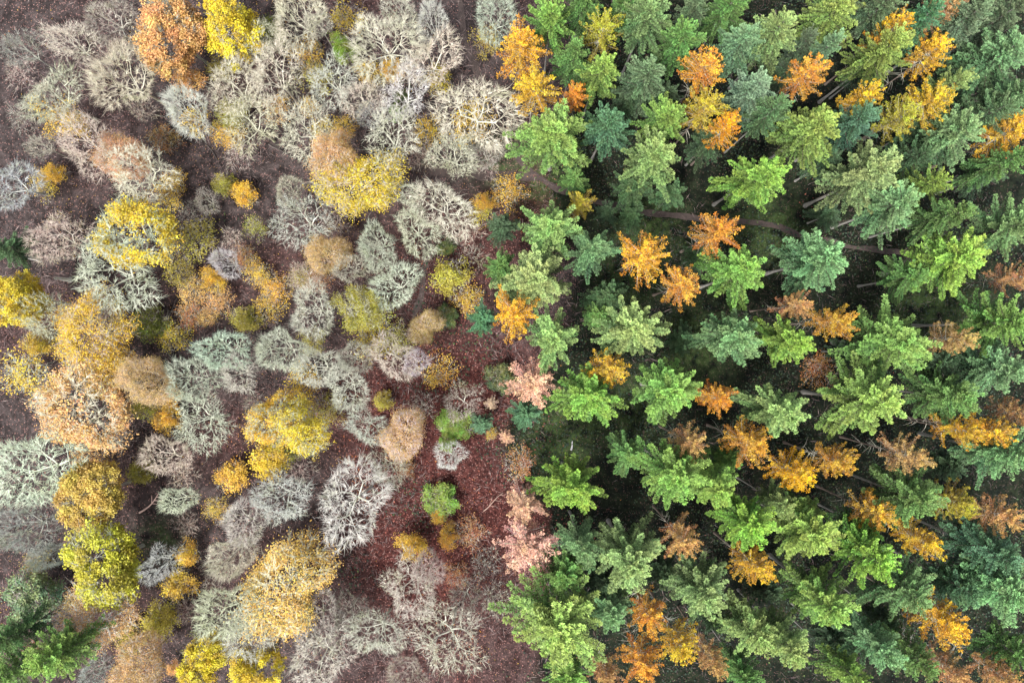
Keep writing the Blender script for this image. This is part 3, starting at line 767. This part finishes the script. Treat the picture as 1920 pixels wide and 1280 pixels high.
def leaf_mesh(name, seed, ends, per, size, frac=1.0, sd=.3, flat=1.0, clump=3.0, lumps=0, lr=1.0):
    rng = np.random.default_rng(seed)
    k = rng.normal(size=(6, 3)) / clump * 2.2; ph = rng.uniform(0, 6.28, 6)
    f = np.sin(ends @ k.T + ph).sum(1) / 2.4
    cl = rng.random(len(ends))
    e = ends
    if lumps:
        c = ends[rng.choice(len(ends), lumps, replace=False)]
        d = np.sqrt(((ends[:, None] - c[None]) ** 2).sum(-1)); q = d.argmin(1)
        keep = d.min(1) < lr * rng.uniform(.7, 1.1, len(ends)); cl = rng.random(lumps)[q]
        e = ends[keep] * .82 + c[q[keep]] * .18; cl = cl[keep]; f = f[keep]
    if frac < 1:
        keep = f + rng.normal(0, .35, len(f)) > np.quantile(f, 1 - frac); e = e[keep]; cl = cl[keep]
    idx = np.repeat(np.arange(len(e)), per)
    n = len(idx)
    B = e[idx] + rng.normal(0, sd, (n, 3)) * (1, 1, .7)
    D = rng.normal(0, 1, (n, 3)) * (1, 1, .45); N = rng.normal(0, .55, (n, 3)) + (0, 0, flat)
    ln = rng.uniform(.7, 1.25, n) * size; wv = ln * rng.uniform(.65, .9, n)
    V, F = cards(B, D, ln, wv, N, cup=.05)
    c = np.stack([rng.random(n), rng.random(n), cl[idx]], 1)
    return make_mesh(name, V, F, np.repeat(c, 4, 0), M_LEAF)

FIR_H, FIR_R, LAR_H, LAR_R = 26.0, 4.7, 24.0, 3.3
BR_H, BR_R, US_H, US_R, BU_H, BU_R = 18.0, 5.2, 11.0, 3.4, 11.0, 3.0
firs = [conifer_proto(11 + i, FIR_H, FIR_R, nwh=[15, 14, 17, 15, 16, 13, 16][i], per=[6, 6, 5, 6, 6, 6, 6][i], ragged=[1, 1.2, .8, 1, 1.1, 1.3, .9][i],
                      droop=[1, .6, 1.2, .9, 1.4, .8, 1][i], zlow=[.60, .64, .56, .60, .56, .62, .58][i]) for i in range(7)]
larches = [conifer_proto(51 + i, LAR_H, LAR_R, larch=True, nwh=[12, 11, 13, 12, 12][i], per=6, zlow=[.66, .7, .62, .66, .68][i], ragged=1.0) for i in range(5)]
broads = []
for i in range(8):
    tk, br, ends = broad_proto(101 + i, BR_H, BR_R, [3300, 3600, 2900, 3800, 3200, 2200, 3400, 3000][i], first=[5, 7, 6, 8, 4, 5, 6, 5][i], shell=[.5, .6, .45, .6, .4, .4, .55, .4][i],
                               wig=[.06, .05, .08, .05, .07, .11, .06, .08][i], squash=[1, .85, .9, .95, .8, .75, 1, .7][i], strands=[16, 20, 12, 24, 14, 7, 18, 12][i], tip=.0150)
    broads.append((tk, br,
                   leaf_mesh('leaves_dense_mesh', 200 + i, ends, 11, .26, 1.0, .25, lumps=[120, 95, 140, 110][i % 4], lr=[1.0, 1.1, .9, 1.0][i % 4]),
                   leaf_mesh('leaves_patchy_mesh', 220 + i, ends * (.97, .97, .98), 9, .22, .38, .28, clump=2.2),
                   leaf_mesh('leaves_thin_mesh', 240 + i, ends * (.97, .97, .98), 6, .15, .75, .26)))
unders = []
for i in range(4):
    tk, br, ends = broad_proto(301 + i, US_H, US_R, 460, fork=.22, z0=.45, tip=.013, thick=.09, shell=.1, wig=.16, first=5, strands=5, squash=.9)
    unders.append((tk, br, leaf_mesh('leaves_sparse_mesh', 320 + i, ends, 5, .20, .7, .34, clump=1.2, lumps=34, lr=1.25),
                   leaf_mesh('leaves_thick_mesh', 340 + i, ends, 15, .24, 1.0, .40, lumps=[30, 24, 40, 28][i], lr=1.0)))
bushes = []
for i in range(3):
    tk, br, ends = broad_proto(401 + i, BU_H, BU_R, 700, fork=.10, z0=.36, tip=.015, thick=.12, shell=.35, wig=.12, first=6)
    bushes.append((tk, br, leaf_mesh('bush_leaves_mesh', 420 + i, ends, 15, .22, 1.0, .26, lumps=70, lr=.75)))

# ------------------------------------------------------------------ ground
def gz(x, y): return .35 * np.sin(x * .07 + 1) * np.cos(y * .055 - .5) + .18 * np.sin(x * .17 + y * .13)
PXM = 960 * LENS / 18.0          # photo pixels for one metre of width at one metre of distance
def at(px, py, z=0.0): k = (CAM_H - z) / PXM; return (px - 960) * k, (640 - py) * k

def fnoise(x, y, seed, s):
    r = np.random.default_rng(seed); o = 0
    for q in range(10):
        a = r.uniform(0, 6.28); f = r.uniform(.6, 2.4) / s
        o = o + np.sin((x * math.cos(a) + y * math.sin(a)) * f + r.uniform(0, 6.28))
    return o / 3.2

def zones(x, y):
    """share of conifer floor, of red bracken and leaf litter"""
    edge = 4 + 9 * fnoise(x, y, 5, 14) - .03 * y
    g = np.clip((x - edge + 4) / 8, 0, 1)
    bx, by = at(850, 900)
    m = np.exp(-(((x - bx) / 20) ** 2 + ((y - by) / 34) ** 2)) * 1.25 + .25 * fnoise(x, y, 9, 8)
    return g, np.clip(m, 0, 1)

n = 260; L = 260.0
xs = np.linspace(-L, L, n); X, Y = np.meshgrid(xs, xs)
Z = gz(X, Y); G_, M_ = zones(X, Y)
V = np.stack([X.ravel(), Y.ravel(), Z.ravel()], 1)
ii = np.arange(n - 1)[:, None] * n + np.arange(n - 1)[None]
F = np.stack([ii, ii + 1, ii + n + 1, ii + n], -1).reshape(-1, 4)
MO = 0 * X
for mx, my, mr in ((1062, 800, 5), (1085, 770, 4), (1040, 830, 4), (1215, 430, 5), (1180, 520, 4), (1000, 345, 4), (930, 300, 4), (1310, 650, 5), (1440, 430, 5), (1750, 560, 6), (300, 1010, 3), (1190, 760, 4)):
    ax_, ay_ = at(mx, my); MO = np.maximum(MO, np.exp(-(((X - ax_) ** 2 + (Y - ay_) ** 2) / mr ** 2)))
C = np.stack([G_.ravel(), M_.ravel(), MO.ravel()], 1)

a = NT('forest_floor')
at_ = a.n('ShaderNodeVertexColor', layer_name='tint'); sp = a.n('ShaderNodeSeparateColor'); a.l(at_.outputs[0], sp.inputs[0])
tc = a.n('ShaderNodeTexCoord'); oc = tc.outputs['Object']
big = a.noise(.12, 4, oc); fine = a.noise(2.2, 6, oc, .75); mid = a.noise(.5, 5, oc)
soil = a.mix(a.ramp(mid, .35, .65), GROUND_A, GROUND_B)
red = a.mix(a.ramp(fine, .35, .65), GROUND_R1, GROUND_R2)
soil = a.mix(sp.outputs[1], soil, red)
grn = a.mix(a.ramp(mid, .35, .65), GROUND_G1, GROUND_G2)
gf = a.ramp(a.math('ADD', sp.outputs[0], a.math('MULTIPLY', a.math('SUBTRACT', big, .5), 1.2)), .35, .65)
c = a.mix(gf, soil, grn)
c = a.mix(a.math('MULTIPLY', sp.outputs[2], a.ramp(mid, .35, .6)), c, (.050, .080, .026))
vor = a.n('ShaderNodeTexVoronoi'); a.l(oc, vor.inputs['Vector']); vor.inputs['Scale'].default_value = 3.4
spk = a.math('LESS_THAN', vor.outputs['Distance'], .30)
rs = a.n('ShaderNodeSeparateColor'); a.l(vor.outputs['Color'], rs.inputs[0])
spk = a.math('MULTIPLY', spk, a.math('GREATER_THAN', rs.outputs[0], .45))
lit = a.mix(rs.outputs[1], (.16, .085, .08), (.30, .17, .15))
c = a.mix(a.math('MULTIPLY', spk, a.math('SUBTRACT', .75, a.math('MULTIPLY', gf, .55))), c, lit)
v = a.math('ADD', a.math('MULTIPLY', a.ramp(fine, .3, .7), 1.1), a.math('MULTIPLY', a.ramp(a.noise(.9, 5, oc, .7), .3, .7), .9))
hs = a.n('ShaderNodeHueSaturation'); a.l(c, hs.inputs['Color']); a.l(v, hs.inputs['Value'])
p = a.n('ShaderNodeBsdfPrincipled'); a.l(hs.outputs[0], p.inputs['Base Color']); p.inputs['Roughness'].default_value = .95
p.inputs['Specular IOR Level'].default_value = .1
bp = a.n('ShaderNodeBump'); bp.inputs['Strength'].default_value = .8; bp.inputs['Distance'].default_value = .3
a.l(fine, bp.inputs['Height']); a.l(bp.outputs[0], p.inputs['Normal']); a.l(p.outputs[0], a.out.inputs[0])
gme = make_mesh('ground_mesh', V, F, C, a.m, True)
g = bpy.data.objects.new('ground', gme); COL.objects.link(g); g['kind'] = 'structure'

# paths: worn strips, ragged at the edges, a few centimetres above the ground sheet
a = NT('trodden_earth'); tc = a.n('ShaderNodeTexCoord')
f1 = a.noise(1.6, 6, tc.outputs['Object'], .7)
c = a.mix(a.ramp(f1, .3, .7), (.028, .020, .018), (.070, .050, .045))
p = a.n('ShaderNodeBsdfPrincipled'); a.l(c, p.inputs['Base Color']); p.inputs['Roughness'].default_value = .9
a.l(p.outputs[0], a.out.inputs[0]); M_PATH = a.m

def path(name, pts, w):
    P = np.array([at(*q) for q in pts]); d = np.r_[0, np.cumsum(np.hypot(*np.diff(P, axis=0).T))]
    m = int(d[-1] / .5); t = np.linspace(0, d[-1], m)
    x = np.interp(t, d, P[:, 0]); y = np.interp(t, d, P[:, 1])
    for _ in range(12):
        x[1:-1] = (x[:-2] + x[1:-1] * 2 + x[2:]) / 4; y[1:-1] = (y[:-2] + y[1:-1] * 2 + y[2:]) / 4
    T = norm(np.stack([np.gradient(x), np.gradient(y)], 1)); N = np.stack([-T[:, 1], T[:, 0]], 1)
    r = np.random.default_rng(len(pts))
    wl = w * (1 + .25 * fnoise(t, 0 * t, 3, 1.2) + r.normal(0, .10, m)); wr = w * (1 + .25 * fnoise(t, 0 * t, 4, 1.4) + r.normal(0, .10, m))
    fade = np.clip(np.minimum(t, d[-1] - t) / 3, .15, 1); wl *= fade; wr *= fade
    V = []
    for s, ww in ((1, wl), (.5, wl), (0, wl), (-.5, wr), (-1, wr)):
        q = np.stack([x, y], 1) + N * (ww * s / 2)[:, None]
        V.append(np.stack([q[:, 0], q[:, 1], gz(q[:, 0], q[:, 1]) + .035], 1))
    V = np.stack(V, 1).reshape(-1, 3)
    i = np.arange(m - 1)[:, None] * 5 + np.arange(4)[None]
    F = np.stack([i, i + 5, i + 6, i + 1], -1).reshape(-1, 4)
    o = bpy.data.objects.new(name, make_mesh(name + '_mesh', V, F, None, M_PATH)); COL.objects.link(o); o['kind'] = 'structure'
path('path', [(858, -30), (868, 50), (880, 100), (905, 160), (935, 240), (975, 305), (1010, 335), (1050, 358), (1130, 382), (1215, 400), (1330, 412), (1440, 418), (1500, 440), (1600, 462), (1700, 474), (1800, 478)], .9)
path('footpath', [(745, 310), (830, 318), (900, 328), (970, 330), (1012, 338)], 1.7)
path('footpath', [(812, 420), (800, 480), (797, 520), (786, 565), (770, 610)], .9)

# fallen leaves and low plants on the floor: nobody could count them
def scatter(name, seed, n, size, dens, colf, zr, label, flat=2.0, mat=None, cup=.05, wr=(.5, .9)):
    r = np.random.default_rng(seed)
    x = r.uniform(-92, 92, n); y = r.uniform(-62, 62, n)
    k = r.random(n) < dens(x, y); x = x[k]; y = y[k]; n = len(x)
    z = gz(x, y) + .05 + r.random(n) ** 2 * zr
    B = np.stack([x, y, z], 1); D = r.normal(0, 1, (n, 3)) * (1, 1, .25); N = r.normal(0, .5, (n, 3)) + (0, 0, flat)
    ln = r.uniform(.6, 1.4, n) * size
    V, F = cards(B, D, ln, ln * r.uniform(*wr, n), N, cup)
    me = make_mesh(name + '_mesh', V, F, np.repeat(colf(x, y, r), 4, 0), mat)
    o = bpy.data.objects.new(name, me); COL.objects.link(o); o['kind'] = 'stuff'; o['label'] = label; o['category'] = name.replace('_', ' ')
    return o
a = NT('litter'); at_ = a.n('ShaderNodeVertexColor', layer_name='tint')
p = a.n('ShaderNodeBsdfPrincipled'); a.l(at_.outputs[0], p.inputs['Base Color']); p.inputs['Roughness'].default_value = .8
a.l(p.outputs[0], a.out.inputs[0]); M_LIT = a.m
def lit_d(x, y): g, m = zones(x, y); return np.clip((.35 + .5 * fnoise(x, y, 31, 5)), .05, 1) * (1 - .93 * g)
def lit_c(x, y, r):
    g, m = zones(x, y); pal = np.array([(.08, .04, .038), (.14, .075, .065), (.24, .13, .10), (.40, .21, .09), (.50, .32, .05)])
    y2 = fnoise(x, y, 47, 4) + r.normal(0, .35, len(x)) > .95; i = np.where(y2, r.choice([3, 4, 2], len(x)), r.choice(5, len(x), p=[.38, .33, .22, .05, .02])); return pal[i] * r.uniform(.7, 1.2, (len(x), 1)) * np.where((m > .45)[:, None], (1.15, .72, .62), (.9, .88, .9))
scatter('fallen_leaves', 71, 150000, .15, lit_d, lit_c, .05, 'brown and russet fallen leaves scattered over the forest floor', mat=M_LIT)
def spots(x, y):
    o = 0 * x
    for mx, my, mr in ((745, 915, 4), (835, 600, 4.5), (860, 690, 3), (830, 470, 3), (155, 760, 3.5), (190, 780, 3), (800, 720, 3), (780, 960, 3), (970, 830, 4), (900, 640, 3), (750, 180, 2), (655, 1075, 2.5)):
        a_, b_ = at(mx, my); o = np.maximum(o, .9 * np.exp(-(((x - a_) ** 2 + (y - b_) ** 2) / mr ** 2)))
    return o
def gc_d(x, y): g, m = zones(x, y); return np.clip(g * (.55 + .5 * fnoise(x, y, 33, 4)) + .05 * (fnoise(x, y, 34, 4) > 1.0) + spots(x, y), 0, 1)
def gc_c(x, y, r):
    pal = np.array([(.012, .026, .016), (.018, .040, .019), (.032, .060, .020), (.060, .090, .022), (.030, .018, .012)])
    i = r.choice(5, len(x), p=[.35, .3, .18, .07, .1]); return pal[i] * r.uniform(.7, 1.3, (len(x), 1))
scatter('undergrowth', 72, 130000, .30, gc_d, gc_c, .5, 'dark green brambles and ferns covering the ground under the conifers', mat=M_LIT)
def rb_d(x, y): g, m = zones(x, y); return np.clip((m - .35) * 1.2 * (.6 + .6 * fnoise(x, y, 37, 3)), 0, .7)
def rb_c(x, y, r):
    pal = np.array([(.11, .026, .020), (.17, .045, .032), (.28, .09, .06), (.07, .018, .016)]); i = r.choice(4, len(x), p=[.4, .3, .1, .2])
    return pal[i] * r.uniform(.7, 1.2, (len(x), 1))
scatter('bracken', 73, 90000, .26, rb_d, rb_c, .4, 'dead red brown bracken covering the clearing between bare trees and conifers', mat=M_LIT)

def br_d(x, y): g, m = zones(x, y); return np.clip(.35 + .9 * fnoise(x, y, 41, 6), .04, 1) * (1 - .8 * g)
def br_c(x, y, r):
    pal = np.array([(.10, .07, .07), (.17, .125, .12), (.26, .20, .19), (.04, .028, .03)]); i = r.choice(4, len(x), p=[.35, .3, .12, .23])
    return pal[i] * r.uniform(.7, 1.2, (len(x), 1))
o = scatter('brushwood', 74, 150000, 1.1, br_d, br_c, 1.1, 'thin leafless brushwood and dropped twigs between the bare trees', mat=M_LIT, wr=(.035, .07), flat=.5)
# ------------------------------------------------------------------ the trees
COLORS = PALETTE
KIND = {  # name, category, radius, height, level of the crown centre, prototypes
    'F': ('fir_tree', 'fir tree', FIR_R, FIR_H, .87, firs),
    'L': ('larch_tree', 'larch tree', LAR_R, LAR_H, .88, larches),
    'B': ('bare_tree', 'bare tree', BR_R, BR_H, .84, broads),
    'M': ('broadleaf_tree', 'autumn tree', BR_R, BR_H, .80, broads),
    'Y': ('broadleaf_tree', 'autumn tree', BR_R, BR_H, .80, broads),
    'H': ('broadleaf_tree', 'autumn tree', BR_R, BR_H, .80, broads),
    'U': ('sapling', 'sapling', US_R, US_H, .75, unders),
    'K': ('evergreen_bush', 'bush', BU_R, BU_H, .70, bushes)}
def vary(c, r, k=.06): c = np.array(c) * (1 + r.normal(0, k, 3)) * (1 + r.normal(0, k)); return tuple(np.clip(c, 0, 1)) + (1,)
def child(name, me, parent, color):
    o = bpy.data.objects.new(name, me); COL.objects.link(o); o.parent = parent; o.color = color; return o

for row in TREES.strip().split('\n'):
    spec, _, label = row.partition('|')
    p = spec.split(); kd = p[0]; px, py, pr = map(float, p[1:4]); col = p[4]
    leaf = None; hf = 1.0
    for q in p[5:]:
        if q.startswith('h='): hf = float(q[2:])
        else: leaf = q
    seed = int(px * 7919 + py * 104729 + pr) % (2 ** 31); r = np.random.default_rng(seed)
    name, cat, R0, H0, lv, protos = KIND[kd]
    sh = hf * r.uniform(.95, 1.05); H = H0 * sh
    zc = H * lv; k = (CAM_H - zc) / PXM
    rw = pr * k * KSCALE[kd]
    x, y = at(px, py, zc)
    if kd == 'Y' and pr < 48: R0, H0, lv, protos = US_R, US_H * 1.35, .78, unders
    pm = protos[int(r.integers(len(protos)))]
    root = bpy.data.objects.new(name, None); COL.objects.link(root)
    root.empty_display_size = .5
    root.location = (x, y, float(gz(x, y)) - .05); root.rotation_euler = (0, 0, r.uniform(0, 6.28))
    s = rw / R0; root.scale = (s * r.uniform(.95, 1.05), s * r.uniform(.95, 1.05), sh)
    root['label'] = label.strip() or 'x'; root['category'] = cat; root['group'] = GROUPS[kd]
    if kd == 'U' and not leaf: root.name = 'bare_shrub'; root['category'] = 'shrub'; root['group'] = 'low leafless shrubs under the bare trees'
    c = vary(COLORS[col], r)
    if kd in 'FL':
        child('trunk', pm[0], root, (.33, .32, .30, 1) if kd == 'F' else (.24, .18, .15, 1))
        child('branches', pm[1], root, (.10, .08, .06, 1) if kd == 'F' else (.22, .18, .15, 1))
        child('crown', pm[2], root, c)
    else:
        child('trunk', pm[0], root, tuple(np.array(c[:3]) * .8) + (1,))
        child('branches', pm[1], root, c)
        if leaf:
            lm = (pm[3] if kd == 'Y' else pm[2]) if protos is unders else (pm[2] if kd in 'YK' else pm[4] if kd == 'H' else pm[3])
            child('leaves', lm, root, vary(COLORS.get(leaf + 'leaf', COLORS[leaf]), r))

# ------------------------------------------------------------------ fallen wood and broken stems
def fallen(name, cat, label, group, a0, a1, r, col, forks=4, seed=1, up=.2):
    rng = np.random.default_rng(seed)
    p0 = np.array([*at(*a0), 0]); p1 = np.array([*at(*a1), 0]); L = np.linalg.norm(p1 - p0)
    q = np.linspace(0, 1, 8)[:, None]
    side = norm(np.cross(p1 - p0, [0, 0, 1.]))
    P = p0 + (p1 - p0) * q + side * L * .06 * np.sin(q * 4 + seed); P[:, 2] = gz(P[:, 0], P[:, 1]) + r * .8 + up * q[:, 0]
    o = P[0].copy(); o[2] -= r
    root = bpy.data.objects.new(name, None); COL.objects.link(root); root.location = o; root.empty_display_size = .5
    root['label'] = label; root['category'] = cat
    if group: root['group'] = group
    t = Tubes(); t.add(P - o, r * (1 - .7 * q[:, 0]), 7, (.5, .5, 0)); child('stem', t.mesh('fallen_stem_mesh', M_TRUNK), root, col)
    for k in range(forks):
        i = rng.integers(2, 7); s_ = rng.choice([-1, 1]); l = L * rng.uniform(.2, .42); d = norm((p1 - p0) * .8 / L + side * s_ * rng.uniform(.5, 1.1) + np.array([0, 0, rng.uniform(.05, .35)]))
        w = np.linspace(0, 1, 5)[:, None]
        B = P[i] - o + d * l * w + rng.normal(0, .04, (5, 3)) * l * w; B[:, 2] = np.maximum(B[:, 2], .12)
        t = Tubes(); t.add(B, r * .45 * (1 - .8 * w[:, 0]), 5, (.4, .5, 0))
        e = B[2]; d2 = norm(d + side * s_ * rng.uniform(-.8, .8))
        t.add([e, e + d2 * l * .25, e + d2 * l * .45 + (0, 0, .06)], [r * .22, r * .15, r * .07], 4, (.3, .5, 0))
        child('branch', t.mesh('fallen_branch_mesh', M_TRUNK), root, col)

for i, (a0, a1, r, col, lab) in enumerate(FALLEN):
    fallen('fallen_branch', 'fallen branch', lab, 'dead wood lying on the woodland floor', a0, a1, r, col, 0 if r > .18 else 4, 31 + i)

def snag(px, py, label, h=4.5, r=.28):
    x, y = at(px, py, h); z = float(gz(x, y)) - .05
    root = bpy.data.objects.new('tree_stump', None); COL.objects.link(root); root.location = (x, y, z); root.empty_display_size = .5
    root['label'] = label; root['category'] = 'stump'; root['group'] = 'broken pale stumps'
    t = Tubes(); t.add([(0, 0, 0), (.05, .02, h * .3), (-.04, .05, h * .7), (.02, .03, h)], [r * 1.4, r, r * .85, r * .7], 10, (.2, .6, 0)); child('trunk', t.mesh('stump_mesh', M_BARK), root, (.62, .60, .58, 1))
    t = Tubes()
    for k in range(5):
        a_ = k * 1.257 + px; b_ = np.array([math.cos(a_), math.sin(a_), 0]) * r * .5
        t.add([b_ + (0, 0, h - .15), b_ * 1.1 + (0, 0, h + .25 + .12 * (k % 3))], [r * .35, .02], 4, (.2, .9, 0))
    t.add([(0, 0, h - .3), (0, 0, h + .12)], [r * .6, r * .45], 6, (.2, .9, 0))
    child('splintered_top', t.mesh('stump_splinters_mesh', M_BARK), root, (.70, .68, .66, 1))
snag(46, 482, 'broken white stump beside the dark evergreen at the left edge of the wood')
snag(107, 522, 'broken white stump at the left end of the widest grey green bare tree', 4.0)

# ------------------------------------------------------------------ thin morning haze filling the air below the camera
if HAZE > 0:
    X0, Y0, Z0, Z1 = 262., 262., -2.0, 128.0
    Vh = [(x, y, z) for z in (Z0, Z1) for x, y in ((-X0, -Y0), (X0, -Y0), (X0, Y0), (-X0, Y0))]
    Fh = [(3, 2, 1, 0), (4, 5, 6, 7), (0, 1, 5, 4), (1, 2, 6, 5), (2, 3, 7, 6), (3, 0, 4, 7)]
    a = NT('haze'); pv = a.n('ShaderNodeVolumePrincipled'); pv.inputs['Color'].default_value = (.80, .86, .95, 1)
    pv.inputs['Density'].default_value = HAZE; pv.inputs['Anisotropy'].default_value = .2; a.l(pv.outputs[0], a.out.inputs['Volume'])
    o = bpy.data.objects.new('haze', make_mesh('haze_mesh', Vh, Fh, None, a.m)); COL.objects.link(o); o['kind'] = 'stuff'
    o['label'] = 'thin pale autumn haze hanging in the air over the woodland'; o['category'] = 'haze'
